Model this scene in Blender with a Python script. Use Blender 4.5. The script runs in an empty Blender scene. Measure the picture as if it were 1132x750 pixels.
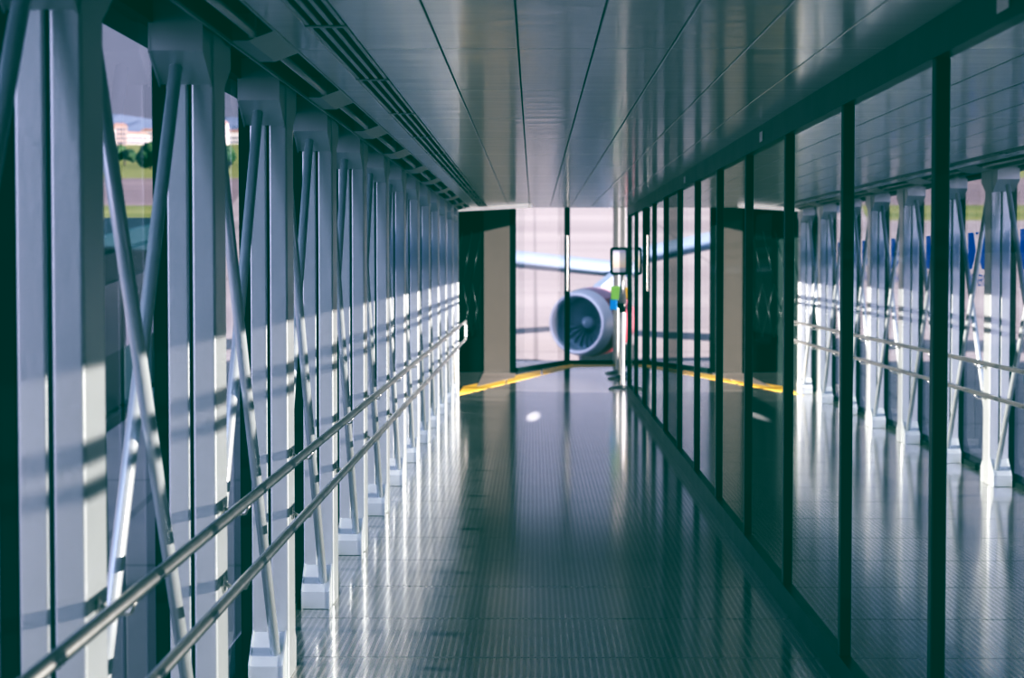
import bpy, bmesh, math, random
from mathutils import Vector, Matrix

random.seed(11)
scene = bpy.context.scene
col = scene.collection

# ------------------------------------------------------------------ helpers
def link(o):
    col.objects.link(o)
    return o

class MB:
    """collects shapes and links them as ONE mesh object"""
    def __init__(self):
        self.bm = bmesh.new()

    def _merge(self, tmp):
        me = bpy.data.meshes.new('tmp')
        tmp.to_mesh(me)
        tmp.free()
        self.bm.from_mesh(me)
        bpy.data.meshes.remove(me)

    def box(self, x0, x1, y0, y1, z0, z1, bev=0.0, seg=2):
        t = bmesh.new()
        bmesh.ops.create_cube(t, size=1.0)
        for v in t.verts:
            v.co = Vector((x0 + (v.co.x + .5) * (x1 - x0), y0 + (v.co.y + .5) * (y1 - y0), z0 + (v.co.z + .5) * (z1 - z0)))
        if bev > 0:
            bmesh.ops.bevel(t, geom=list(t.edges), offset=bev, segments=seg, profile=.5, affect='EDGES')
        self._merge(t)
        return self

    def prism(self, pts, axis, a0, a1):
        """polygon pts in the two other axes, extruded along axis from a0 to a1"""
        t = bmesh.new()
        def P(p, a):
            if axis == 0: return (a, p[0], p[1])
            if axis == 1: return (p[0], a, p[1])
            return (p[0], p[1], a)
        A = [t.verts.new(P(p, a0)) for p in pts]
        B = [t.verts.new(P(p, a1)) for p in pts]
        n = len(pts)
        t.faces.new(A)
        t.faces.new(B[::-1])
        for i in range(n):
            t.faces.new((A[i], B[i], B[(i + 1) % n], A[(i + 1) % n]))
        bmesh.ops.recalc_face_normals(t, faces=list(t.faces))
        self._merge(t)
        return self

    def quad(self, a, b, c, d):
        vs = [self.bm.verts.new(p) for p in (a, b, c, d)]
        self.bm.faces.new(vs)
        return self

    def poly(self, pts):
        vs = [self.bm.verts.new(p) for p in pts]
        self.bm.faces.new(vs)
        return self

    def tube(self, path, r, n=16, cap=True, radii=None):
        t = bmesh.new()
        path = [Vector(p) for p in path]
        rings = []
        up = None
        for i, p in enumerate(path):
            if i == 0: d = path[1] - path[0]
            elif i == len(path) - 1: d = path[-1] - path[-2]
            else: d = (path[i + 1] - p).normalized() + (p - path[i - 1]).normalized()
            d.normalize()
            if up is None:
                ref = Vector((0, 0, 1)) if abs(d.z) < .9 else Vector((1, 0, 0))
                up = d.cross(ref).normalized()
            else:
                up = (up - d * up.dot(d)).normalized()
            w = d.cross(up).normalized()
            rr = radii[i] if radii else r
            rings.append([t.verts.new(p + (up * math.cos(2 * math.pi * k / n) + w * math.sin(2 * math.pi * k / n)) * rr) for k in range(n)])
        for i in range(len(rings) - 1):
            for k in range(n):
                f = t.faces.new((rings[i][k], rings[i][(k + 1) % n], rings[i + 1][(k + 1) % n], rings[i + 1][k]))
                f.smooth = True
        if cap:
            t.faces.new(rings[0][::-1])
            t.faces.new(rings[-1])
        bmesh.ops.recalc_face_normals(t, faces=list(t.faces))
        self._merge(t)
        return self

    def lathe(self, prof, center, axis=(0, 0, 1), n=32, smooth=True):
        """prof = [(radius, along-axis)]"""
        t = bmesh.new()
        ax = Vector(axis).normalized()
        ref = Vector((0, 0, 1)) if abs(ax.z) < .9 else Vector((1, 0, 0))
        u = ax.cross(ref).normalized()
        w = ax.cross(u).normalized()
        c = Vector(center)
        rings = []
        for r, h in prof:
            rings.append([t.verts.new(c + ax * h + (u * math.cos(2 * math.pi * k / n) + w * math.sin(2 * math.pi * k / n)) * max(r, 1e-4)) for k in range(n)])
        for i in range(len(rings) - 1):
            for k in range(n):
                f = t.faces.new((rings[i][k], rings[i][(k + 1) % n], rings[i + 1][(k + 1) % n], rings[i + 1][k]))
                f.smooth = smooth
        bmesh.ops.remove_doubles(t, verts=list(t.verts), dist=2e-4)
        bmesh.ops.recalc_face_normals(t, faces=list(t.faces))
        self._merge(t)
        return self

    def build(self, name, mat, parent=None, loc=None, rot=None):
        me = bpy.data.meshes.new(name)
        self.bm.to_mesh(me)
        self.bm.free()
        o = bpy.data.objects.new(name, me)
        if mat: me.materials.append(mat)
        link(o)
        if parent: o.parent = parent
        if loc is not None: o.location = loc
        if rot is not None: o.rotation_euler = rot
        return o

def tag(o, label=None, cat=None, group=None, kind=None):
    if label: o['label'] = label
    if cat: o['category'] = cat
    if group: o['group'] = group
    if kind: o['kind'] = kind
    return o

def struct(o):
    o['kind'] = 'structure'
    return o

def empty(name, loc=(0, 0, 0), rot=(0, 0, 0)):
    o = bpy.data.objects.new(name, None)
    o.empty_display_size = .1
    o.location = loc
    o.rotation_euler = rot
    return link(o)

def copy_tree(o, parent=None):
    c = o.copy()
    link(c)
    c.parent = parent
    for ch in [q for q in o.children]:
        copy_tree(ch, c)
    return c

ORD = ['nearest the camera', 'second from the camera', 'third from the camera', 'fourth from the camera', 'fifth from the camera',
       'sixth from the camera', 'seventh from the camera', 'eighth from the camera', 'ninth from the camera', 'tenth from the camera',
       'eleventh from the camera', 'twelfth from the camera', 'thirteenth from the camera', 'fourteenth from the camera']
ORDN = ['first', 'second', 'third', 'fourth', 'fifth', 'sixth', 'seventh', 'eighth', 'ninth', 'tenth', 'eleventh', 'twelfth', 'thirteenth', 'fourteenth']

# ------------------------------------------------------------------ materials
class NT:
    def __init__(self, name):
        self.m = bpy.data.materials.new(name)
        self.m.use_nodes = True
        self.t = self.m.node_tree
        self.t.nodes.clear()
        self.out = self.t.nodes.new('ShaderNodeOutputMaterial')
    def n(self, kind, **kw):
        nd = self.t.nodes.new(kind)
        for k, v in kw.items():
            if hasattr(nd, k): setattr(nd, k, v)
            else: nd.inputs[k.replace('_', ' ')].default_value = v
        return nd
    def l(self, a, b): self.t.links.new(a, b)
    def math(self, op, a, b=None, clamp=False):
        nd = self.t.nodes.new('ShaderNodeMath'); nd.operation = op; nd.use_clamp = clamp
        for i, v in enumerate((a, b)):
            if v is None: continue
            if isinstance(v, (int, float)): nd.inputs[i].default_value = v
            else: self.l(v, nd.inputs[i])
        return nd.outputs[0]

def principled(name, color, rough=.5, metal=0.0, spec=.5, noise=0.0, nscale=8.0, bump=0.0, bscale=40.0, coat=0.0):
    k = NT(name)
    p = k.n('ShaderNodeBsdfPrincipled')
    p.inputs['Base Color'].default_value = (*color, 1)
    p.inputs['Roughness'].default_value = rough
    p.inputs['Metallic'].default_value = metal
    p.inputs['Specular IOR Level'].default_value = spec
    p.inputs['Coat Weight'].default_value = coat
    tc = k.n('ShaderNodeTexCoord')
    if noise > 0:
        nz = k.n('ShaderNodeTexNoise'); nz.inputs['Scale'].default_value = nscale; nz.inputs['Detail'].default_value = 5
        k.l(tc.outputs['Object'], nz.inputs['Vector'])
        mx = k.n('ShaderNodeMix', data_type='RGBA')
        mx.inputs['A'].default_value = (*[c * (1 - noise) for c in color], 1)
        mx.inputs['B'].default_value = (*[min(1, c * (1 + noise)) for c in color], 1)
        k.l(nz.outputs['Fac'], mx.inputs['Factor'])
        k.l(mx.outputs['Result'], p.inputs['Base Color'])
        rr = k.math('MULTIPLY_ADD', nz.outputs['Fac'], noise * .6)
        rr.node.inputs[2].default_value = max(.02, rough - noise * .3)
        k.l(rr, p.inputs['Roughness'])
    if bump > 0:
        nb = k.n('ShaderNodeTexNoise'); nb.inputs['Scale'].default_value = bscale; nb.inputs['Detail'].default_value = 3
        k.l(tc.outputs['Object'], nb.inputs['Vector'])
        b = k.n('ShaderNodeBump'); b.inputs['Strength'].default_value = bump; b.inputs['Distance'].default_value = .01
        k.l(nb.outputs['Fac'], b.inputs['Height'])
        k.l(b.outputs['Normal'], p.inputs['Normal'])
    k.l(p.outputs[0], k.out.inputs['Surface'])
    return k.m

def glass_material(name, tint, base, span, power, refl=(1, 1, 1), bump=0.0):
    """coated pane: facing-dependent mix of a clear mirror and tinted transmission"""
    k = NT(name)
    lw = k.n('ShaderNodeLayerWeight'); lw.inputs['Blend'].default_value = .5
    f = k.math('POWER', lw.outputs['Facing'], power)
    f = k.math('MULTIPLY', f, span)
    f = k.math('ADD', f, base, clamp=True)
    tr = k.n('ShaderNodeBsdfTransparent'); tr.inputs['Color'].default_value = (*tint, 1)
    gl = k.n('ShaderNodeBsdfGlossy'); gl.inputs['Color'].default_value = (*refl, 1); gl.inputs['Roughness'].default_value = .012
    if bump > 0:
        tc = k.n('ShaderNodeTexCoord')
        mp = k.n('ShaderNodeMapping'); mp.inputs['Scale'].default_value = (1, .5, .35)
        k.l(tc.outputs['Object'], mp.inputs['Vector'])
        nz = k.n('ShaderNodeTexNoise'); nz.inputs['Scale'].default_value = 2.0; nz.inputs['Detail'].default_value = 0
        k.l(mp.outputs[0], nz.inputs['Vector'])
        b = k.n('ShaderNodeBump'); b.inputs['Strength'].default_value = bump; b.inputs['Distance'].default_value = .01
        k.l(nz.outputs['Fac'], b.inputs['Height'])
        k.l(b.outputs['Normal'], gl.inputs['Normal'])
    mx = k.n('ShaderNodeMixShader')
    k.l(f, mx.inputs[0]); k.l(tr.outputs[0], mx.inputs[1]); k.l(gl.outputs[0], mx.inputs[2])
    k.l(mx.outputs[0], k.out.inputs['Surface'])
    return k.m

M = {}
M['paint'] = principled('white_paint', (.70, .74, .755), .30, metal=.42, spec=.6, noise=.05, nscale=6, bump=.04, bscale=60)
M['paint_rod'] = principled('white_tube_paint', (.74, .79, .82), .24, metal=.3, noise=.04, nscale=9)
M['steel'] = principled('brushed_steel', (.74, .74, .72), .34, metal=1.0, noise=.08, nscale=20)
M['dark'] = principled('dark_green_frame', (.008, .022, .019), .35, noise=.2, nscale=4)
M['dark_matt'] = principled('dark_green_lining', (.006, .016, .014), .7, noise=.2, nscale=4)
M['alu'] = principled('satin_aluminium', (.55, .56, .56), .35, metal=.6, noise=.08, nscale=10)
M['housing'] = principled('grey_lamp_housing', (.48, .49, .49), .35, metal=.5, noise=.1, nscale=12)
M['housing_dark'] = principled('dark_lamp_trough', (.02, .035, .033), .3, noise=.2, nscale=10)
M['tube'] = principled('frosted_tube', (.88, .88, .86), .3, noise=.03)
M['beige'] = principled('beige_panel_paint', (.29, .27, .25), .5, noise=.06, nscale=3)
M['yellow'] = principled('yellow_floor_paint', (.85, .56, .10), .45, noise=.12, nscale=7)
M['cabfloor'] = principled('grey_floor_plate', (.32, .29, .27), .5, noise=.12, nscale=10)
M['white'] = principled('white_vinyl', (.8, .8, .8), .5, noise=.02)
def film_material():
    k = NT('blue_window_film')
    d = k.n('ShaderNodeBsdfDiffuse'); d.inputs['Color'].default_value = (.012, .07, .30, 1)
    t = k.n('ShaderNodeBsdfTranslucent'); t.inputs['Color'].default_value = (.03, .20, .75, 1)
    mx = k.n('ShaderNodeMixShader'); mx.inputs[0].default_value = .75
    k.l(d.outputs[0], mx.inputs[1]); k.l(t.outputs[0], mx.inputs[2]); k.l(mx.outputs[0], k.out.inputs['Surface'])
    return k.m
M['film'] = film_material()
M['green'] = principled('green_card', (.28, .55, .16), .5, noise=.05)
M['blue_card'] = principled('blue_card', (.05, .32, .75), .5, noise=.05)
M['trim_glow'] = principled('pale_trim_glow', (.8, .78, .76), .4)
pz = [n for n in M['trim_glow'].node_tree.nodes if n.type == 'BSDF_PRINCIPLED'][0]
pz.inputs['Emission Color'].default_value = (1, .95, .93, 1); pz.inputs['Emission Strength'].default_value = .35  # weak glow added so the pale trim bar looks lit
M['black_plastic'] = principled('black_plastic', (.012, .02, .018), .35, noise=.1)
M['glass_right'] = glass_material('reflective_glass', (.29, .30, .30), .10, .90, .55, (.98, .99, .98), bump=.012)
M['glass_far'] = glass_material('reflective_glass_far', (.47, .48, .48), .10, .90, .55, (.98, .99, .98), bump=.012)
M['glass_dark'] = glass_material('smoked_glass', (.30, .31, .31), .12, .84, .7, (.40, .40, .38))
M['glass_door'] = glass_material('door_glass', (.85, .85, .86), .05, .25, 4.0)
M['glass_left'] = glass_material('clear_glass', (.74, .73, .76), .03, .7, 6.0)
M['glass_end'] = glass_material('end_glass', (.82, .81, .83), .04, .9, 5.0)

def ceiling_material():
    k = NT('ceiling_metal')
    p = k.n('ShaderNodeBsdfPrincipled')
    p.inputs['Metallic'].default_value = .15
    p.inputs['Roughness'].default_value = .24
    p.inputs['Coat Weight'].default_value = .4; p.inputs['Coat Roughness'].default_value = .09
    tc = k.n('ShaderNodeTexCoord')
    nz = k.n('ShaderNodeTexNoise'); nz.inputs['Scale'].default_value = 1.2; nz.inputs['Detail'].default_value = 3
    k.l(tc.outputs['Object'], nz.inputs['Vector'])
    mx = k.n('ShaderNodeMix', data_type='RGBA')
    mx.inputs['A'].default_value = (.82, .83, .83, 1); mx.inputs['B'].default_value = (.90, .90, .89, 1)
    k.l(nz.outputs['Fac'], mx.inputs['Factor']); k.l(mx.outputs['Result'], p.inputs['Base Color'])
    # panel waviness, running across the tunnel
    mp = k.n('ShaderNodeMapping'); mp.inputs['Scale'].default_value = (1.6, 5.0, 1)
    k.l(tc.outputs['Object'], mp.inputs['Vector'])
    w = k.n('ShaderNodeTexNoise'); w.inputs['Scale'].default_value = 1.3; w.inputs['Detail'].default_value = 2.5
    k.l(mp.outputs[0], w.inputs['Vector'])
    b = k.n('ShaderNodeBump'); b.inputs['Strength'].default_value = .22; b.inputs['Distance'].default_value = .012
    k.l(w.outputs['Fac'], b.inputs['Height']); k.l(b.outputs['Normal'], p.inputs['Normal']); k.l(b.outputs['Normal'], p.inputs['Coat Normal'])
    k.l(p.outputs[0], k.out.inputs['Surface'])
    return k.m
M['ceiling'] = ceiling_material()

def floor_material():
    k = NT('ribbed_rubber_floor')
    p = k.n('ShaderNodeBsdfPrincipled')
    p.inputs['Specular IOR Level'].default_value = 1.0
    p.inputs['Coat Weight'].default_value = .8
    p.inputs['Coat IOR'].default_value = 2.0
    p.inputs['Coat Roughness'].default_value = .11
    tc = k.n('ShaderNodeTexCoord')
    sep = k.n('ShaderNodeSeparateXYZ'); k.l(tc.outputs['Object'], sep.inputs[0])
    # ribs along the tunnel, 25 mm apart, cut by finer grooves across it
    rx = k.math('MULTIPLY', sep.outputs['X'], 2 * math.pi / .026)
    rx = k.math('SINE', rx)
    rx = k.math('MULTIPLY_ADD', rx, .5); rx.node.inputs[2].default_value = .5
    rx = k.math('POWER', rx, 2.0)
    ry = k.math('MULTIPLY', sep.outputs['Y'], 2 * math.pi / .05)
    ry = k.math('SINE', ry)
    ry = k.math('MULTIPLY_ADD', ry, .5); ry.node.inputs[2].default_value = .5
    ry = k.math('POWER', ry, 3.0)
    # sheet joints across the tunnel
    j = k.math('MULTIPLY', sep.outputs['Y'], 1 / .78)
    j = k.math('FRACT', j)
    j = k.math('LESS_THAN', j, .03)
    nz = k.n('ShaderNodeTexNoise'); nz.inputs['Scale'].default_value = 2.2; nz.inputs['Detail'].default_value = 6; nz.inputs['Roughness'].default_value = .65
    k.l(tc.outputs['Object'], nz.inputs['Vector'])
    mx = k.n('ShaderNodeMix', data_type='RGBA')
    mx.inputs['A'].default_value = (.24, .245, .24, 1); mx.inputs['B'].default_value = (.62, .60, .575, 1)
    ff = k.math('MULTIPLY_ADD', nz.outputs['Fac'], .5); ff.node.inputs[2].default_value = .45; ff = k.math('MULTIPLY', ff, rx, clamp=True); ff = k.math('SUBTRACT', ff, k.math('MULTIPLY', j, .9), clamp=True)
    k.l(ff, mx.inputs['Factor']); k.l(mx.outputs['Result'], p.inputs['Base Color'])
    r = k.math('MULTIPLY_ADD', nz.outputs['Fac'], .10); r.node.inputs[2].default_value = .14
    k.l(r, p.inputs['Roughness'])
    sp = k.math('MULTIPLY_ADD', rx, .35); sp.node.inputs[2].default_value = .6; sp = k.math('SUBTRACT', sp, k.math('MULTIPLY', j, .5), clamp=True)
    k.l(sp, p.inputs['Coat Weight'])
    h = k.math('MULTIPLY_ADD', ry, .35, ); k.l(rx, h.node.inputs[2])
    h = k.math('SUBTRACT', h, j)
    h2 = k.math('MULTIPLY_ADD', nz.outputs['Fac'], .25); k.l(h, h2.node.inputs[2])
    b = k.n('ShaderNodeBump'); b.inputs['Strength'].default_value = .09; b.inputs['Distance'].default_value = .0018
    k.l(h2, b.inputs['Height']); k.l(b.outputs['Normal'], p.inputs['Normal'])
    k.l(p.outputs[0], k.out.inputs['Surface'])
    return k.m
M['floor'] = floor_material()

def ground_material(name, c1, c2, scale, joint=0.0, rough=.8):
    k = NT(name)
    p = k.n('ShaderNodeBsdfPrincipled'); p.inputs['Roughness'].default_value = rough
    p.inputs['Specular IOR Level'].default_value = .2
    tc = k.n('ShaderNodeTexCoord')
    nz = k.n('ShaderNodeTexNoise'); nz.inputs['Scale'].default_value = scale; nz.inputs['Detail'].default_value = 6
    mp = k.n('ShaderNodeMapping'); mp.inputs['Scale'].default_value = (.25, 1, 1)
    k.l(tc.outputs['Object'], mp.inputs['Vector']); k.l(mp.outputs[0], nz.inputs['Vector'])
    rp = k.n('ShaderNodeValToRGB')
    rp.color_ramp.elements[0].position = .35; rp.color_ramp.elements[0].color = (*c1, 1)
    rp.color_ramp.elements[1].position = .68; rp.color_ramp.elements[1].color = (*c2, 1)
    k.l(nz.outputs['Fac'], rp.inputs[0])
    outc = rp.outputs[0]
    if joint:
        sep = k.n('ShaderNodeSeparateXYZ'); k.l(tc.outputs['Object'], sep.inputs[0])
        a = k.math('LESS_THAN', k.math('FRACT', k.math('MULTIPLY', sep.outputs['X'], 1 / joint)), .02)
        b = k.math('LESS_THAN', k.math('FRACT', k.math('MULTIPLY', sep.outputs['Y'], 1 / joint)), .02)
        ab = k.math('MAXIMUM', a, b)
        ab = k.math('MULTIPLY', ab, .35)
        mx = k.n('ShaderNodeMix', data_type='RGBA'); mx.inputs['B'].default_value = (.05, .05, .06, 1)
        k.l(ab, mx.inputs['Factor']); k.l(outc, mx.inputs['A']); outc = mx.outputs['Result']
    k.l(outc, p.inputs['Base Color'])
    k.l(p.outputs[0], k.out.inputs['Surface'])
    return k.m
M['apron'] = ground_material('concrete_apron', (.40, .355, .36), (.52, .47, .47), .06, 7.5)
M['asphalt'] = ground_material('dark_service_road', (.03, .032, .035), (.05, .052, .055), .2)
M['runway'] = ground_material('runway_asphalt', (.26, .21, .23), (.34, .28, .29), .05)
M['grass'] = ground_material('mown_grass', (.20, .24, .08), (.36, .36, .16), .12)
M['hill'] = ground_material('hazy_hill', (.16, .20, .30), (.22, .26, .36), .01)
M['foliage'] = ground_material('tree_foliage', (.02, .05, .025), (.08, .12, .06), .5)

# ------------------------------------------------------------------ dimensions (metres; y runs down the tunnel)
XR = 1.11           # glass wall
HC = 2.17           # ceiling
PITCH = 1.5
COL0 = 3.62         # front of the nearest column in view
COLS = [COL0 + PITCH * i for i in range(-1, 13)]
Y0, Y1 = -3.0, 21.8

# ------------------------------------------------------------------ setting: floor, ceiling, walls
struct(MB().box(-1.2, 1.36, Y0, 29.0, -.12, 0).build('floor', M['floor']))

m = MB()
seams = [-.526, -.288, -.048, .187, .423, .66, .896, XR]
joints = [Y0] + [7.15 + 1.37 * i for i in range(-7, 11)] + [Y1]
joints = sorted(j for j in joints if Y0 <= j <= Y1)
g = .0022
for i in range(len(seams) - 1):
    for a, b in zip(joints[:-1], joints[1:]):
        m.box(seams[i] + g, seams[i + 1] - g, a + g * .6, b - g * .6, HC, HC + .012, .0018, 1)
for a, b in zip(joints[:-1], joints[1:]):
    m.box(-.742, -.64, a + g * .6, b - g * .6, HC, HC + .012, .0018, 1)
ceil = struct(m.build('ceiling', M['ceiling']))
MB().box(-1.25, 1.36, Y0, Y1, HC + .05, HC + .13).build('ceiling_backing', M['dark_matt'], ceil)

# left wall: dark posts behind the columns, sill and head, a window in every bay
m = MB()
m.box(-1.16, -1.03, Y0, Y1, 0, .035)
m.box(-1.16, -1.02, Y0, Y1, 2.15, 2.5)
edges = [c for c in COLS]
for c in COLS:
    m.box(-1.052, -1.017, c - .0, c + .2, .035, 2.15)
m.box(-1.16, -1.022, Y0, .8, .035, 2.15)
struct(m.build('wall_left', M['dark_matt']))
wn = 1
for c in COLS[:-1]:
    w = MB().quad((-1.045, c + .2, .035), (-1.045, c + PITCH - .0, .035), (-1.045, c + PITCH - .0, 2.15), (-1.045, c + .2, 2.15)).build('window_%d' % wn, M['glass_left'])
    struct(w)
    MB().box(-1.06, -1.035, c + .2, c + .215, .035, 2.15).build('frame', M['dark'], w)
    wn += 1

# right wall: glass panes between dark mullions, head band and bottom rail
MULL = [5.09 + PITCH * i for i in range(-5, 12)]
struct(MB().box(XR - .022, XR + .04, Y0, 21.66, 2.063, HC).build('trim_1', M['dark']))
struct(MB().box(XR - .022, XR + .04, Y0, 21.66, 0, .105).build('trim_2', M['dark']))
prev = Y0
for i, y in enumerate(MULL):
    dark_pane = abs(y - 15.59) < .1
    w = MB().quad((XR, prev + .0, .105), (XR, prev, 2.063), (XR, y, 2.063), (XR, y, .105)).build('window_%d' % wn, M['glass_right'])
    struct(w)
    MB().box(XR - .020, XR + .035, y - .024, y + .024, .105, 2.063, .003, 1).build('mullion', M['dark'], w)
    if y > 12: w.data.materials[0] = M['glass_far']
    if i == len(MULL) - 1: w.data.materials[0] = M['glass_door']
    if dark_pane:
        w.data.materials[0] = M['glass_dark']
    wn += 1
    prev = y

# outer skin beyond the glass wall: solid below and above, open band between, two thin bars and posts
m = MB()
m.box(1.30, 1.36, Y0, 21.7, -.1, .36)
m.box(1.30, 1.36, Y0, 21.7, 1.80, 2.35)
m.box(1.315, 1.345, Y0, 21.7, 1.605, 1.645)
m.box(1.315, 1.345, Y0, 21.7, 1.535, 1.565)
for i in range(-5, 12):
    y = 5.09 + PITCH * i + .62
    m.box(1.31, 1.36, y - .035, y + .035, .36, 1.8)
struct(m.build('wall_right', M['dark_matt']))
struct(MB().box(-1.2, 1.36, Y0 - .08, Y0, 0, 2.35).build('wall_back', M['dark_matt']))

# ------------------------------------------------------------------ steel columns
def make_column():
    r = empty('steel_column')
    for a, b in ((-.065, -.003), (.005, .07)):
        MB().box(a, b, 0, .18, 0, 2.3, .007, 3).build('post', M['paint'], r)
    m = MB()
    base = [(-.11, 0), (-.11, .08), (0, .185), (.18, .185), (.29, .08), (.29, 0)]
    m.prism(base, 0, .056, .062)
    m.prism(base, 0, -.0625, -.0565)
    m.prism([(-.108, .002), (-.108, .076), (0, .178), (0, .002)], 0, -.057, .0565)
    m.prism([(.288, .002), (.288, .076), (.18, .178), (.18, .002)], 0, -.057, .0565)
    m.build('base_bracket', M['paint_rod'], r)
    m = MB()
    top = [(-.14, 2.3), (-.14, 2.07), (0, 1.99), (.18, 1.99), (.32, 2.07), (.32, 2.3)]
    m.prism(top, 0, .058, .064)
    m.prism(top, 0, -.083, -.0775)
    m.prism([(-.138, 2.3), (-.138, 2.074), (0, 1.996), (0, 2.3)], 0, -.078, .0585)
    m.prism([(.318, 2.3), (.318, 2.074), (.18, 1.996), (.18, 2.3)], 0, -.078, .0585)
    m.build('top_bracket', M['paint'], r)
    # dark strip added in place of the shade between the two posts
    MB().box(-.0045, .0065, .02, .16, .05, 2.25).build('gap_shade', M['dark'], r)
    return r

c0 = make_column()
for i, y in enumerate(COLS):
    o = c0 if i == 0 else copy_tree(c0)
    o.location = (-.95, y, 0)
    if i == 0:
        lab = 'white twin-post steel column on the left, just behind the left picture edge'
    elif i == 1:
        lab = 'white twin-post steel column at the left picture edge, nearest the camera'
    else:
        lab = 'white twin-post steel column of the left wall, %s' % ORD[i - 1]
        if i == len(COLS) - 1: lab = 'white twin-post steel column at the far end, beside the handrail end'
    tag(o, lab, 'column', 'steel columns along the left wall')

# ------------------------------------------------------------------ diagonal brace tubes, two per bay
def brace(y0, y1, rising, lab):
    if rising:   # from the far foot of this column up to the near head of the next
        p, q = (-.972, y0 + .18 + .055, .10), (-.972, y1 - .062, 2.05)
    else:        # from the far head of this column down to the near foot of the next
        p, q = (-.928, y0 + .18 + .062, 2.05), (-.921, y1 - .052, .10)
    P, Q = Vector(p), Vector(q)
    d = (Q - P).normalized()
    m = MB()
    m.tube([P, Q], .018, 18)
    o = m.build('brace_tube', M['paint_rod'])
    tag(o, lab, 'brace', 'crossed brace tubes between the columns')
for i in range(len(COLS) - 1):
    a = ORDN[i - 1] + ' column' if i > 0 else None
    b = ORDN[i] + ' column'
    if i == 0:
        brace(COLS[i], COLS[i + 1], True, 'white brace tube in the top left corner, running up to the nearest column')
        continue
    brace(COLS[i], COLS[i + 1], True, 'white brace tube rising from foot of %s to head of %s' % (a, b))
    brace(COLS[i], COLS[i + 1], False, 'white brace tube falling from head of %s to foot of %s' % (a, b))

# ------------------------------------------------------------------ handrail
hr = tag(empty('handrail', (-.8, Y0 + .1, 0)), 'double stainless steel tube handrail along the left columns, closed at its far end', 'handrail')
oy = -(Y0 + .1)
ZU, ZL, YE = .84, .627, 21.75
MB().tube([(0, 0, ZU), (0, oy + YE, ZU)], .0155, 18).build('upper_rail', M['steel'], hr)
MB().tube([(0, 0, ZL), (0, oy + YE, ZL)], .0155, 18).build('lower_rail', M['steel'], hr)
pts = []
rc = .05
for k in range(7):
    a = math.pi / 2 * (1 - k / 6)
    pts.append((0, oy + YE + rc * math.cos(a), ZU - rc + rc * math.sin(a)))
for k in range(7):
    a = -math.pi / 2 * (k / 6)
    pts.append((0, oy + YE + rc * math.cos(a), ZL + rc + rc * math.sin(a)))
MB().tube(pts, .0155, 18).build('end_bend', M['steel'], hr)
for c in COLS:
    for z in (ZU, ZL):
        yy = oy + c + .09
        MB().tube([(-.072, yy, z - .03), (-.045, yy, z - .045), (-.015, yy, z - .042), (0, yy, z - .01)], .006, 8).lathe(
            [(.0, .0), (.022, .0), (.022, .005), (.0, .005)], (-.078, yy, z - .03), (1, 0, 0), 12).build('bracket', M['steel'], hr)

# ------------------------------------------------------------------ lamps along the ceiling edge
def make_light():
    r = empty('ceiling_light')
    x0, x1 = -.062, .062
    L = 1.24
    m = MB()
    m.box(x0 + .004, x1 - .004, -L, .03, .055, .06)               # trough back
    m.box(x0, x0 + .004, -L, .03, -.028, .06)
    m.box(x1 - .004, x1, -L, .03, 0.004, .06)
    m.build('trough', M['housing_dark'], r)
    m = MB()
    m.box(x0 - .008, x0, -L - .56, .03, -.034, .012)              # lower lip
    m.box(x1, x1 + .008, -L - .56, .03, -.003, .012)              # inner lip
    m.build('lip', M['alu'], r)
    m = MB()
    m.prism([(x0, -.03), (x1, 0), (x1, .05), (x0, .05)], 1, .022, .034)
    m.build('end_plate', M['alu'], r)
    m = MB()
    m.prism([(x0, -.028), (x0 + .05, -.028), (x1, .0), (x1, .05), (x0, .05)], 1, -L - .56, -L)
    m.build('gear_cover', M['housing'], r)
    t = MB().tube([(0, -L + .03, -.004), (0, .0, -.004)], .0135, 16).build('tube', M['tube'], r)
    for y in (-L + .015, .005):
        MB().box(-.012, .012, y - .012, y + .012, -.020, .056, .003, 1).build('lampholder', M['white'], r)
    return r
l0 = make_light()
k = 0
for i in range(0, 11):
    y = 3.53 + 1.8 * i
    o = l0 if i == 0 else copy_tree(l0)
    o.location = (-.806, y, HC)
    tag(o, 'open fluorescent tube light along the left ceiling edge, %s' % ORD[i], 'light', 'tube lights along the ceiling edge')

# slotted air diffusers, one per 1.5 m
def make_diffuser():
    r = empty('air_diffuser')
    x0, x1 = -.056, .056
    L = PITCH
    MB().box(x0, x1, .0, L, .03, .035).build('backing', M['dark_matt'], r)
    m = MB()
    sl = [(-.0555, -.036), (-.0215, -.0035), (.011, .0235), (.038, .0555)]
    for a, b in ((-.056, -.043), (-.025, -.009), (.009, .024), (.042, .056)):
        m.box(a, b, .03, L - .012, .0, .03, .0015, 1)
    m.build('blade', M['alu'], r)
    m = MB()
    m.box(x0 - .004, x1 + .004, .004, .03, -.003, .03, .002, 1)
    m.build('cross_bar', M['housing'], r)
    m = MB()
    m.box(x0, x1, L - .012, L, -.0, .02)
    m.build('joint', M['dark'], r)
    return r
d0 = make_diffuser()
for i in range(0, 12):
    y = 3.72 + PITCH * i
    o = d0 if i == 0 else copy_tree(d0)
    o.location = (-.583, y, HC)
    tag(o, 'three-slot linear air diffuser set in the ceiling, section %s' % ORD[i], 'air diffuser', 'linear air diffusers in the ceiling')

# ------------------------------------------------------------------ stickers on the left windows
def text_mesh(body, size):
    cu = bpy.data.curves.new('txt', 'FONT')
    cu.body = body; cu.size = size; cu.align_x = 'CENTER'; cu.extrude = 0
    ob = bpy.data.objects.new('txt', cu)
    link(ob)
    dg = bpy.context.evaluated_depsgraph_get()
    me = bpy.data.meshes.new_from_object(ob.evaluated_get(dg))
    bpy.data.objects.remove(ob)
    return me

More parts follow.
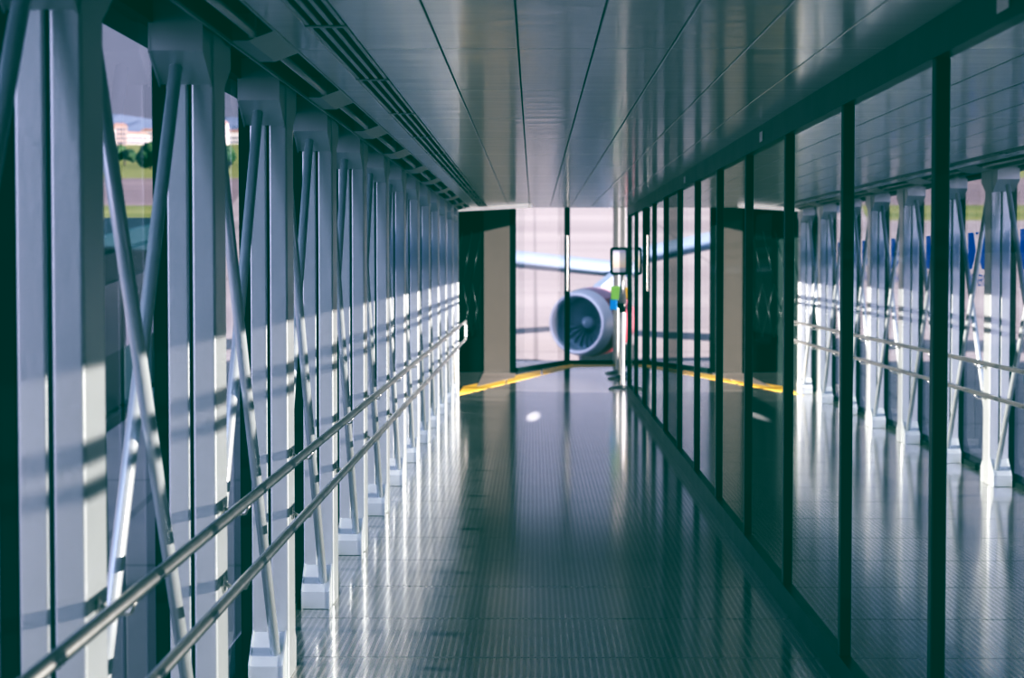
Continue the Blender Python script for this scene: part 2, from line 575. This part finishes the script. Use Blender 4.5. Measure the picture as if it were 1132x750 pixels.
def make_sticker():
    r = empty('window_sticker')
    W, H = .57, .27
    def P(u, v, off):            # u grows to the right for someone outside looking in
        return (-off, -(u - .5) * W, v * H)
    m = MB()
    for off in (.0,):
        m.poly([P(u, v, off) for u, v in ((0, 1), (.30, 1), (.44, .5), (.36, .26), (.22, .0), (0, 0))][::-1])
        m.poly([P(u, v, off) for u, v in ((1, 1), (.70, 1), (.56, .5), (.64, .26), (.78, .0), (1, 0))])
        m.poly([P(u, v, off) for u, v in ((.5, .92), (.40, 1), (.60, 1))])
        m.poly([P(u, v, off) for u, v in ((.5, .42), (.60, .22), (.5, .02), (.40, .22))])
    m.build('emblem', M['film'], r)
    me = text_mesh('INFRAERO', .13)
    me.materials.append(M['film'])
    xs = [v.co.x for v in me.vertices]
    sc = W / (max(xs) - min(xs))
    o = bpy.data.objects.new('lettering', me)
    link(o)
    o.parent = r
    o.matrix_local = Matrix(((0, 0, -1, -.001), (-sc, 0, 0, 0), (0, sc, 0, -.125), (0, 0, 0, 1)))
    return r
s0 = make_sticker()
for i in range(6, len(COLS) - 1):
    o = s0 if i == 6 else copy_tree(s0)
    o.location = (-1.052, COLS[i] + 1.12, 1.47)
    tag(o, 'blue airport sticker with lettering on the left window between the %s and %s columns' % (ORDN[i - 1], ORDN[i]), 'sticker', 'stickers on the left windows')

# small labels on the head band of the glass wall
for i, (y, lab) in enumerate(((4.33, 'small pale label on the dark head band at the top right corner'),
                              (8.9, 'small white label on the dark head band above the glass, middle one'),
                              (13.4, 'small white label on the dark head band above the glass, farthest one'))):
    o = MB().box(-.002, .002, -.055, .055, -.024, .024, .0008, 1).build('wall_label', M['white'], None, (XR - .0245, y, 2.112))
    tag(o, lab, 'label', 'labels on the head band')

# ------------------------------------------------------------------ the far end of the tunnel
# end trim bar under the ceiling edge, brightened by an added glow
struct(MB().prism([(-.9, 21.75), (-.9, 21.86), (-.02, 20.42), (-.06, 20.36)], 2, 2.125, 2.165).build('trim_3', M['trim_glow']))
# cab: ceiling, left recess, beige panel, glass panels
struct(MB().box(-1.6, 2.2, Y1, 29.2, 2.62, 2.72).build('trim_4', M['dark_matt']))
struct(MB().box(-1.6, 2.2, Y1, Y1 + .06, HC + .02, 2.62).build('trim_5', M['dark_matt']))
m = MB()
m.prism([(-1.25, 21.5), (-1.25, 26.3), (-1.19, 26.3), (-1.19, 21.5)], 2, 0, 2.62)
m.prism([(-1.19, 25.95), (-1.19, 26.05), (-.70, 26.05), (-.70, 25.95)], 2, 0, 2.62)
cabl = struct(m.build('wall_end', M['dark_matt']))
# folding gate seen dimly in the recess
fg = tag(empty('folding_gate', (-1.0, 23.6, 0)), 'dim folding lattice gate in the dark recess past the last column', 'gate')
m = MB()
for k in range(4):
    a, b = -.15 + .11 * k, -.15 + .11 * (k + 1)
    for z0, z1 in ((.55, 1.25), (1.25, .55), (1.3, 1.95)):
        m.tube([(a, .35 * k, z0), (b, .35 * (k + 1), z1)], .008, 8)
m.build('lattice', M['dark'], fg)
m = MB()
m.tube([(-.15, 0, 0), (-.15, 0, 2.0)], .014, 10)
m.build('upright', M['dark'], fg)
struct(MB().prism([(-.72, 25.95), (-.72, 26.05), (-.335, 26.05), (-.335, 25.95)], 2, 0, 2.62).build('wall_cab', M['beige']))
struct(MB().prism([(-.335, 26.0), (-.335, 26.05), (-.25, 26.05), (-.25, 26.0)], 2, 0, 2.62).build('trim_6', M['dark']))
# glass panel set at an angle, then the front panel
A, B, C = (-.25, 26.0), (.47, 28.1), (2.1, 28.35)
w = struct(MB().quad((*A, .03), (*B, .03), (*B, 2.62), (*A, 2.62)).build('window_%d' % wn, M['glass_end'])); wn += 1
def bar(p, q, z0, z1, t=.03):
    d = Vector((q[0] - p[0], q[1] - p[1])).normalized()
    n = Vector((-d.y, d.x)) * t
    return [(p[0] - n.x, p[1] - n.y), (q[0] - n.x, q[1] - n.y), (q[0] + n.x, q[1] + n.y), (p[0] + n.x, p[1] + n.y)]
MB().prism(bar(A, B, 0, 0), 2, 0, .05).build('bottom_rail', M['dark'], w)
w2 = struct(MB().quad((*B, .03), (*C, .03), (*C, 2.62), (*B, 2.62)).build('window_%d' % wn, M['glass_end'])); wn += 1
MB().prism(bar(B, C, 0, 0), 2, 0, .05).build('bottom_rail', M['dark'], w2)
struct(MB().box(.465, .545, 28.02, 28.16, 0, 2.62, .006, 2).build('trim_7', M['dark']))
MB().box(.485, .515, 27.99, 28.02, 1.1, 1.95, .004, 1).build('pull_handle', M['steel'], bpy.data.objects['trim_7'])
struct(MB().box(1.20, 1.28, 27.9, 28.05, 0, 2.62, .01, 2).box(1.30, 1.38, 27.95, 28.05, 0, 2.62, .01, 2).build('trim_8', M['alu']))
# right side of the cab, glazed
w3 = struct(MB().quad((2.1, Y1, .03), (2.1, 28.35, .03), (2.1, 28.35, 2.62), (2.1, Y1, 2.62)).build('window_%d' % wn, M['glass_left'])); wn += 1
struct(MB().box(1.36, 2.2, Y1, 29.0, -.12, 0).box(-1.6, -1.2, Y1, 29.0, -.12, 0).build('trim_9', M['floor']))
# yellow line laid at a slant across the floor, pale plate beyond it
def strip(p, q, wd, z):
    d = Vector((q[0] - p[0], q[1] - p[1])); 
    return [(p[0], p[1], z), (q[0], q[1], z), (q[0], q[1] + wd, z), (p[0], p[1] + wd, z)]
m = MB()
p, q = Vector((-.87, 21.25)), Vector((.60, 27.2))
for a, b in ((0, .345), (.36, .66), (.675, 1.0)):
    s = p.lerp(q, a); e = p.lerp(q, b)
    m.prism([(s.x, s.y), (e.x, e.y), (e.x, e.y + 1.55 - .5 * b), (s.x, s.y + 1.55 - .5 * a)], 2, 0, .003)
m.prism([(.60, 27.2), (1.3, 27.5), (1.3, 27.95), (.60, 27.95)], 2, 0, .003)
tag(m.build('floor_line', M['yellow']), 'yellow safety line painted slantwise across the floor at the far end', 'floor marking')
struct(MB().prism([(-.70, 22.75), (-.25, 24.6), (-.25, 25.6), (-.70, 25.6)], 2, 0, .004).build('trim_10', M['cabfloor']))

# stanchions and the sign
def make_stanchion():
    r = empty('stanchion')
    MB().lathe([(0, 0), (.165, 0), (.165, .012), (.14, .026), (.05, .036), (.03, .05), (0, .05)], (0, 0, 0), n=36).build('base', M['steel'], r)
    MB().lathe([(.026, .045), (.026, .94)], (0, 0, 0), n=24).build('pole', M['steel'], r)
    MB().lathe([(0, .93), (.036, .93), (.036, 1.02), (.030, 1.035), (0, 1.035)], (0, 0, 0), n=24).build('belt_head', M['black_plastic'], r)
    return r
st = make_stanchion()
spots = [((1.07, 22.35), 'polished belt stanchion carrying the framed sign, nearest of the three at the far end'),
         ((1.14, 24.4), 'polished belt stanchion behind the sign, middle of the three'),
         ((1.15, 25.6), 'polished belt stanchion nearest the end window, farthest of the three')]
for i, ((x, y), lab) in enumerate(spots):
    o = st if i == 0 else copy_tree(st)
    o.location = (x, y, 0)
    tag(o, lab, 'stanchion', 'stanchions at the tunnel end')
    if i == 1:
        MB().box(-.125, .02, -.006, .006, 1.04, 1.22, .004, 1).build('green_card', M['green'], o)
        MB().box(.03, .10, -.006, .006, 1.05, 1.20, .004, 1).build('yellow_card', M['yellow'], o)
    if i == 2:
        MB().box(-.10, -.005, -.045, -.033, .88, 1.03, .004, 1).build('blue_card', M['blue_card'], o)
sg = tag(empty('framed_sign', (1.07, 22.33, 1.035)), 'small dark-framed picture sign mounted on top of the nearest stanchion', 'sign')
MB().tube([(0, 0, 0), (0, 0, .38)], .012, 12).prism([(-.05, 0.0), (.05, 0.0), (.02, .30), (-.02, .30)], 1, -.006, .004).build('sign_stem', M['steel'], sg)
x0, x1, z0, z1 = -.15, .065, .345, .675
def rounded(x0, x1, z0, z1, r):
    pts = []
    for cx, cz, a0 in ((x1 - r, z1 - r, 0), (x0 + r, z1 - r, 90), (x0 + r, z0 + r, 180), (x1 - r, z0 + r, 270)):
        for q in range(7):
            a = math.radians(a0 + 15 * q)
            pts.append((cx + r * math.cos(a), cz + r * math.sin(a)))
    return pts
m = MB()
oo, ii = rounded(x0, x1, z0, z1, .035), rounded(x0 + .028, x1 - .028, z0 + .028, z1 - .028, .014)
for (a, b, c_, d_) in zip(oo, oo[1:] + oo[:1], ii[1:] + ii[:1], ii):
    for y, fl in ((-.03, 1), (-.008, 0)):
        q = [(a[0], y, a[1]), (b[0], y, b[1]), (c_[0], y, c_[1]), (d_[0], y, d_[1])]
        m.quad(*(q if fl else q[::-1]))
    m.quad((a[0], -.03, a[1]), (a[0], -.008, a[1]), (b[0], -.008, b[1]), (b[0], -.03, b[1]))
    m.quad((d_[0], -.03, d_[1]), (c_[0], -.03, c_[1]), (c_[0], -.008, c_[1]), (d_[0], -.008, d_[1]))
m.build('frame', M['black_plastic'], sg)
def sign_mat():
    k = NT('picture_print')
    p = k.n('ShaderNodeBsdfPrincipled'); p.inputs['Roughness'].default_value = .3
    tc = k.n('ShaderNodeTexCoord'); sep = k.n('ShaderNodeSeparateXYZ'); k.l(tc.outputs['Object'], sep.inputs[0])
    t = k.math('MULTIPLY_ADD', sep.outputs['Z'], 1 / .28); t.node.inputs[2].default_value = -.365 / .28
    rp = k.n('ShaderNodeValToRGB'); r = rp.color_ramp
    r.elements[0].position = 0; r.elements[0].color = (.45, .46, .52, 1)
    r.elements[1].position = 1; r.elements[1].color = (.62, .62, .78, 1)
    for pos, c in ((.2, (.55, .55, .6, 1)), (.28, (.85, .72, .6, 1)), (.55, (.9, .82, .75, 1)), (.72, (.88, .86, .86, 1))):
        e = r.elements.new(pos); e.color = c
    k.l(t, rp.inputs[0]); k.l(rp.outputs[0], p.inputs['Base Color'])
    k.l(rp.outputs[0], p.inputs['Emission Color']); p.inputs['Emission Strength'].default_value = .25  # print given a weak glow of its own
    k.l(p.outputs[0], k.out.inputs['Surface'])
    return k.m
MB().box(x0 + .02, x1 - .02, -.018, -.010, z0 + .02, z1 - .02).build('picture', sign_mat(), sg)

# ------------------------------------------------------------------ outside: everything stands on level ground, which tilts in the tunnel's frame
TA = math.atan(.07)
def G(x, d, h=0):
    return Vector((x, d * math.cos(TA) - h * math.sin(TA), -5.5 + d * math.sin(TA) + h * math.cos(TA)))
GR = (TA, 0, 0)
def gmesh(mb, name, mat, parent=None):
    if parent: return mb.build(name, mat, parent)
    return mb.build(name, mat, None, G(0, 0), GR)

struct(gmesh(MB().quad((-2500, -300, 0), (2500, -300, 0), (2500, 4000, 0), (-2500, 4000, 0)), 'ground', M['apron']))
struct(gmesh(MB().quad((1.5, -60, .02), (19.5, -60, .02), (19.5, 62, .02), (1.5, 62, .02)), 'service_road', M['asphalt']))
struct(gmesh(MB().quad((-900, 152, .02), (-25, 152, .02), (-30, 184, .02), (-900, 184, .02)), 'grass_verge', M['grass']))
struct(gmesh(MB().quad((-900, 184, .03), (-30, 184, .03), (-45, 300, .03), (-900, 300, .03)), 'runway', M['runway']))
struct(gmesh(MB().quad((-900, 300, .02), (-45, 300, .02), (-360, 2400, .02), (-900, 2400, .02)), 'grass_field', M['grass']))
# hills on the skyline
m = MB()
N = 120
hs = []
for i in range(N + 1):
    x = -2400 + 4800 * i / N
    h = 34 + 9 * math.sin(x / 170.) + 6 * math.sin(x / 61. + 1) + 3 * math.sin(x / 23. + 2)
    hs.append((x, h))
for (xa, ha), (xb, hb) in zip(hs[:-1], hs[1:]):
    m.quad((xa, 2400, 0), (xb, 2400, 0), (xb, 2700, hb), (xa, 2700, ha))
struct(gmesh(m, 'hills', M['hill']))

# trees at the field edge
def tree_mesh(seed, s):
    rr = random.Random(seed)
    t = bmesh.new()
    for k in range(7):
        u = bmesh.new()
        bmesh.ops.create_icosphere(u, subdivisions=2, radius=1)
        ox, oy_, oz = rr.uniform(-1.6, 1.6) * s, rr.uniform(-1, 1) * s, rr.uniform(1.4, 2.9) * s
        rad = rr.uniform(.9, 1.5) * s
        for v in u.verts:
            v.co = v.co * rad * (1 + rr.uniform(-.14, .14)) + Vector((ox, oy_, oz))
        me = bpy.data.meshes.new('t'); u.to_mesh(me); u.free(); t.from_mesh(me); bpy.data.meshes.remove(me)
    me = bpy.data.meshes.new('crown'); t.to_mesh(me); t.free()
    me.materials.append(M['foliage'])
    return me
M['bark'] = principled('bark', (.08, .06, .045), .9, noise=.2)
protos = []
for sd in range(3):
    r = empty('tree')
    o = bpy.data.objects.new('crown', tree_mesh(sd, 1.25)); link(o); o.parent = r
    MB().tube([(0, 0, 0), (.05, 0, 1.0), (0, .05, 2.4)], .2, 8, radii=[.26, .2, .12]).build('trunk', M['bark'], r)
    protos.append(r)
rr = random.Random(5)
k = 0
for i in range(18):
    az = .29 - .0140 * i
    d = 385 + (i % 3) * 22 + rr.uniform(-4, 4)
    o = protos[i] if i < 3 else copy_tree(protos[i % 3])
    o.location = G(-az * d, d); o.rotation_euler = (TA, 0, rr.uniform(0, 6.28)); s = rr.uniform(.85, 1.1); o.scale = (s * 1.05, s, s)
    tag(o, 'dark green bushy tree at the airfield edge, seen through the left windows', 'tree', 'trees at the airfield edge')

# pale town beyond
M['town'] = [principled('town_wall_a', (.62, .57, .58), .8, noise=.08, nscale=.3), principled('town_wall_b', (.70, .66, .66), .8, noise=.08, nscale=.3), principled('town_wall_c', (.52, .40, .38), .8, noise=.08, nscale=.3)]
M['town_roof'] = principled('town_roof', (.40, .26, .24), .8, noise=.1)
M['town_win'] = principled('town_window', (.13, .14, .19), .3, noise=.1)
for i in range(30):
    az = .285 - .0078 * i
    d = 1150 + 60 * (i * 7 % 6)
    w_, h_ = rr.uniform(9, 22), rr.uniform(7, 15)
    r = empty('town_building', G(-az * d, d), (TA, 0, rr.uniform(-.4, .4)))
    MB().box(-w_ / 2, w_ / 2, -5, 5, 0, h_).build('wall', M['town'][i % 3], r)
    MB().prism([(-w_ / 2 - .4, h_), (w_ / 2 + .4, h_), (w_ * .3, h_ + 2), (-w_ * .3, h_ + 2)], 1, -5.4, 5.4).build('roof', M['town_roof'], r)
    m = MB()
    for zz in range(int(h_ // 3)):
        m.box(-w_ * .42, w_ * .42, -5.06, -5.0, 1 + zz * 3, 2.3 + zz * 3)
    m.build('window_band', M['town_win'], r)
    tag(r, 'pale building of the distant town under the hills, seen through the left windows', 'building', 'buildings of the distant town')

# neighbouring boarding bridge seen through the left windows
M['teal'] = principled('teal_bridge_paint', (.010, .030, .042), .4, noise=.12, nscale=.5)
M['teal2'] = principled('teal_bridge_rail', (.016, .04, .055), .5, noise=.1, nscale=.5)
nb = tag(empty('boarding_bridge', G(-6.4, 33), GR), 'dark teal neighbouring boarding bridge outside the left windows', 'boarding bridge')
m = MB()
m.box(-1.2, .4, -18, -2, 3.05, 5.35, .05, 2)
m.build('tunnel', M['teal'], nb)
MB().box(-1.3, .5, -18.2, -1.8, 5.35, 5.62, .04, 2).box(-1.25, .47, -18.2, -1.8, 2.85, 3.05, .03, 1).build('roof_rail', M['teal2'], nb)
MB().box(.40, .43, -17, -3, 3.9, 4.9).build('window_band', M['town_win'], nb)
for yy in (-15, -5):
    MB().box(-.7, -.1, yy - .3, yy + .3, 0, 3.0, .04, 1).build('support_leg', M['teal2'], nb)

# unseen block left of the tunnel, added to darken the nearest columns
blk = struct(empty('shade_block', G(-4.9, -20), GR))
MB().box(-1.5, 1.5, -14, 9, 0, 17).build('block_wall', M['teal'], blk)
MB().box(-1.7, 1.7, -14.2, 9.2, 17, 17.3).build('roof', M['teal2'], blk)  # top of the added block

# terminal building on the right, in its own shade
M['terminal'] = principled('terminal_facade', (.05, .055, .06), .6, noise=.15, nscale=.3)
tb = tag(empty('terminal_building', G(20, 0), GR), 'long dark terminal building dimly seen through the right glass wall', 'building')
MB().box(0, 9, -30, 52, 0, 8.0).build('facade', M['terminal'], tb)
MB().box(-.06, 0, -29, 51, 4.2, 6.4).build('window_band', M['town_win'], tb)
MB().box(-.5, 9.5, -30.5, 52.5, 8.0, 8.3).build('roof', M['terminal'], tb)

# ------------------------------------------------------------------ airliner: engine, pylon and wing outside the end window
M['cowl'] = principled('red_cowling_paint', (.38, .09, .12), .3, noise=.05, nscale=2, coat=.3)
M['cowl2'] = principled('pink_white_cowling_paint', (.60, .38, .46), .35, noise=.05, nscale=2, coat=.3)
M['lip'] = principled('bare_metal_lip', (.86, .86, .90), .35, metal=.2, noise=.05)
M['fan'] = principled('fan_blade_metal', (.38, .43, .50), .4, metal=.3, noise=.1)
M['duct'] = principled('inlet_duct', (.44, .48, .54), .5, noise=.1)
M['wing'] = principled('pale_wing_paint', (.29, .36, .48), .4, noise=.04, nscale=.6)
EC = Vector((1.25, 55.0, 1.5 - 65 / 2050 * 55))
ap = tag(empty('airliner', EC), 'parked airliner with red engine and pale wing beyond the end window', 'airplane')
ax = Vector((.54, 1.0, .03)).normalized()
R = .96
cw = MB().lathe([(R * .985, .16), (R * 1.05, .5), (R * 1.09, 1.0), (R * 1.06, 1.6), (R * .95, 2.2), (R * .80, 2.6), (R * .74, 2.62)], (0, 0, 0), ax, 56).build('engine_cowling', M['cowl'], ap)
MB().lathe([(R * 1.052, .50), (R * .99, .16), (R * .95, .04), (R * .89, 0), (R * .845, .05), (R * .83, .2)], (0, 0, 0), ax, 56).build('inlet_lip', M['lip'], cw)
MB().lathe([(R * .83, .2), (R * .82, .5), (R * .82, .95), (.05, .98)], (0, 0, 0), ax, 48).build('inlet_duct', M['duct'], cw)
MB().lathe([(0, .48), (.06, .53), (.14, .66), (.2, .82), (.22, .95)], (0, 0, 0), ax, 24).build('spinner', M['duct'], cw)
ref = Vector((0, 0, 1)); u = ax.cross(ref).normalized(); v_ = ax.cross(u).normalized()
NB = 22
for b in range(NB):
    m = MB()
    prevp = None
    rows = []
    for j in range(7):
        f = j / 6
        r_ = .18 + (R * .81 - .18) * f
        th = 2 * math.pi * b / NB + .12 * math.sin(f * 2.6)
        tw = .35 + .6 * f
        wd = .10 + .05 * f
        dirr = u * math.cos(th) + v_ * math.sin(th)
        tang = (-u * math.sin(th) + v_ * math.cos(th))
        c = dirr * r_ + ax * .84
        e = tang * math.sin(tw) * wd + ax * math.cos(tw) * wd
        rows.append((c - e, c + e))
    for (a1, a2), (b1, b2) in zip(rows[:-1], rows[1:]):
        m.quad(a1, a2, b2, b1)
    m.build('fan_blade', M['fan'], cw)
# pink and white flash on top of the cowling
m = MB()
t = bmesh.new()
for i in range(9):
    pass
t.free()
pr = [(R * 1.055, .50), (R * 1.095, 1.0), (R * 1.065, 1.6)]
for k in range(10):
    a0 = math.radians(245 + k * 7); a1 = math.radians(245 + (k + 1) * 7)
    for (r0, h0), (r1, h1) in zip(pr[:-1], pr[1:]):
        P = lambda r, h, a: ax * h + (u * math.cos(a) + v_ * math.sin(a)) * r * 1.004
        m.quad(P(r0, h0, a0), P(r0, h0, a1), P(r1, h1, a1), P(r1, h1, a0))
m.build('cowling_flash', M['cowl2'], cw)
# wing: an aerofoil swept along its span
def wing_section(c, chord, th, yaw):
    pts = []
    prof = [(0, 0), (.02, .35), (.08, .65), (.25, 1.0), (.5, .85), (1, .05), (.6, -.35), (.25, -.55), (.08, -.45), (.02, -.25)]
    for s, h in prof:
        pts.append(Vector((c[0], c[1] + s * chord, c[2] + h * th)))
    return pts
sec = [((-9.0, 3.3, 3.70), 4.6, .40), ((-5.5, 2.4, 2.62), 4.2, .37), ((-2.0, 2.6, 1.86), 3.8, .36), ((1.5, 4.0, 1.52), 3.4, .34), ((6.0, 7.0, 1.5), 2.6, .24), ((12, 11, 1.9), 1.6, .15)]
t = bmesh.new()
rows = [[t.verts.new(p) for p in wing_section(c, ch, th, 0)] for c, ch, th in sec]
for a, b in zip(rows[:-1], rows[1:]):
    n = len(a)
    for i in range(n):
        f = t.faces.new((a[i], a[(i + 1) % n], b[(i + 1) % n], b[i])); f.smooth = True
t.faces.new(rows[0]); t.faces.new(rows[-1][::-1])
bmesh.ops.recalc_face_normals(t, faces=list(t.faces))
m = MB(); m._merge(t)
m.build('wing', M['wing'], ap)
# pylon: blade from the cowling up to the wing
t = bmesh.new()
outl = [(.5, 1.0, .86), (.75, 1.9, 1.15), (1.45, 4.1, 1.62), (1.75, 5.0, 1.6), (1.35, 3.9, .95), (.95, 2.6, .72)]
L_ = [t.verts.new((x - .13, y, z)) for x, y, z in outl]
R_ = [t.verts.new((x + .13, y, z)) for x, y, z in outl]
t.faces.new(L_); t.faces.new(R_[::-1])
for i in range(len(outl)):
    j = (i + 1) % len(outl)
    t.faces.new((L_[i], R_[i], R_[j], L_[j]))
bmesh.ops.recalc_face_normals(t, faces=list(t.faces))
m = MB(); m._merge(t)
m.build('pylon', M['wing'], ap)

# ------------------------------------------------------------------ light
sun = bpy.data.lights.new('sun', 'SUN')
sun.energy = 17.0
sun.angle = math.radians(.6)
sun.color = (1.0, .93, .84)
so = bpy.data.objects.new('sun', sun); link(so)
Ldir = Vector((-1.0, .16, -.225)).normalized()
so.rotation_euler = Ldir.to_track_quat('-Z', 'Y').to_euler()
sp = bpy.data.lights.new('floor_glint_light', 'SPOT')  # added lamp, imitates a bright glint on the floor
sp.energy = 1500; sp.spot_size = math.radians(13); sp.spot_blend = .9; sp.shadow_soft_size = .01; sp.color = (1, .97, .95)
spo = bpy.data.objects.new('floor_glint_light', sp); link(spo)
spo.location = (.1, 21.4, 2.12)
spo.scale = (.2, 1, 1)
spo.rotation_euler = (Vector((0, 18.4, 0)) - spo.location).to_track_quat('-Z', 'Y').to_euler()

w = bpy.data.worlds.new('world'); scene.world = w
w.use_nodes = True
nt = w.node_tree
nt.nodes.clear()
out = nt.nodes.new('ShaderNodeOutputWorld'); bg = nt.nodes.new('ShaderNodeBackground')
tc = nt.nodes.new('ShaderNodeTexCoord'); sep = nt.nodes.new('ShaderNodeSeparateXYZ'); rp = nt.nodes.new('ShaderNodeValToRGB')
nt.links.new(tc.outputs['Generated'], sep.inputs[0]); nt.links.new(sep.outputs['Z'], rp.inputs[0])
r = rp.color_ramp
r.elements[0].position = 0.0; r.elements[0].color = (.40, .37, .46, 1)
r.elements[1].position = .9; r.elements[1].color = (.30, .35, .47, 1)
e = r.elements.new(.12); e.color = (.45, .46, .60, 1)
e = r.elements.new(.3); e.color = (.34, .41, .56, 1)
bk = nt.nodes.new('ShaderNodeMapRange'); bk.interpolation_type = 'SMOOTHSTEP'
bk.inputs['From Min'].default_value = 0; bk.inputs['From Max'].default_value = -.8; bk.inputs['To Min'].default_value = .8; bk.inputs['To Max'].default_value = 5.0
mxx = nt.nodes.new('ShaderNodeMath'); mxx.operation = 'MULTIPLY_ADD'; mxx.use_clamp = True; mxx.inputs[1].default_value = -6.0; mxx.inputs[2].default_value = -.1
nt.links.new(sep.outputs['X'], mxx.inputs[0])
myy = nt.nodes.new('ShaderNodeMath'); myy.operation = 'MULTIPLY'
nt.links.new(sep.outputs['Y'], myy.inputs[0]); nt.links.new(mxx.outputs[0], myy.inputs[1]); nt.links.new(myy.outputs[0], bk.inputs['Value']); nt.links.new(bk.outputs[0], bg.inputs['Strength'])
nt.links.new(rp.outputs[0], bg.inputs['Color'])
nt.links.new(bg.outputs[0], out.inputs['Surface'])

# ------------------------------------------------------------------ camera
cam = bpy.data.cameras.new('camera')
cam.sensor_width = 36
F = 2050.0
cam.lens = F / 1132 * 36
cam.clip_end = 6000
cam.clip_start = .05
cam.dof.use_dof = True
cam.dof.focus_distance = 7.5
cam.dof.aperture_fstop = 4.5
co = bpy.data.objects.new('camera', cam); link(co)
co.location = (0, 0, 1.5)
co.rotation_euler = (math.radians(90) - math.atan(82 / F), 0, math.atan(24 / F))
scene.camera = co

# ------------------------------------------------------------------ film response
vs = scene.view_settings
vs.view_transform = 'Standard'
vs.look = 'None'
vs.exposure = 0.5
vs.use_curve_mapping = True
cm = vs.curve_mapping
cm.use_clip = False
def curve(i, pts):
    c = cm.curves[i]
    while len(c.points) > 2: c.points.remove(c.points[1])
    c.points[0].location = pts[0]; c.points[-1].location = pts[-1]
    for p in pts[1:-1]: c.points.new(*p)
curve(0, [(0, 0), (.05, .004), (.12, .042), (.25, .19), (.5, .5), (1, 1.02)])
curve(1, [(0, .013), (.05, .030), (.11, .065), (.25, .205), (.5, .5), (1, 1)])
curve(2, [(0, .008), (.05, .027), (.13, .085), (.3, .27), (.5, .51), (1, 1)])
cm.update()
scene.cycles.max_bounces = 12
scene.cycles.transparent_max_bounces = 12
scene.cycles.glossy_bounces = 6
scene.cycles.use_denoising = True
scene.cycles.sample_clamp_indirect = 6
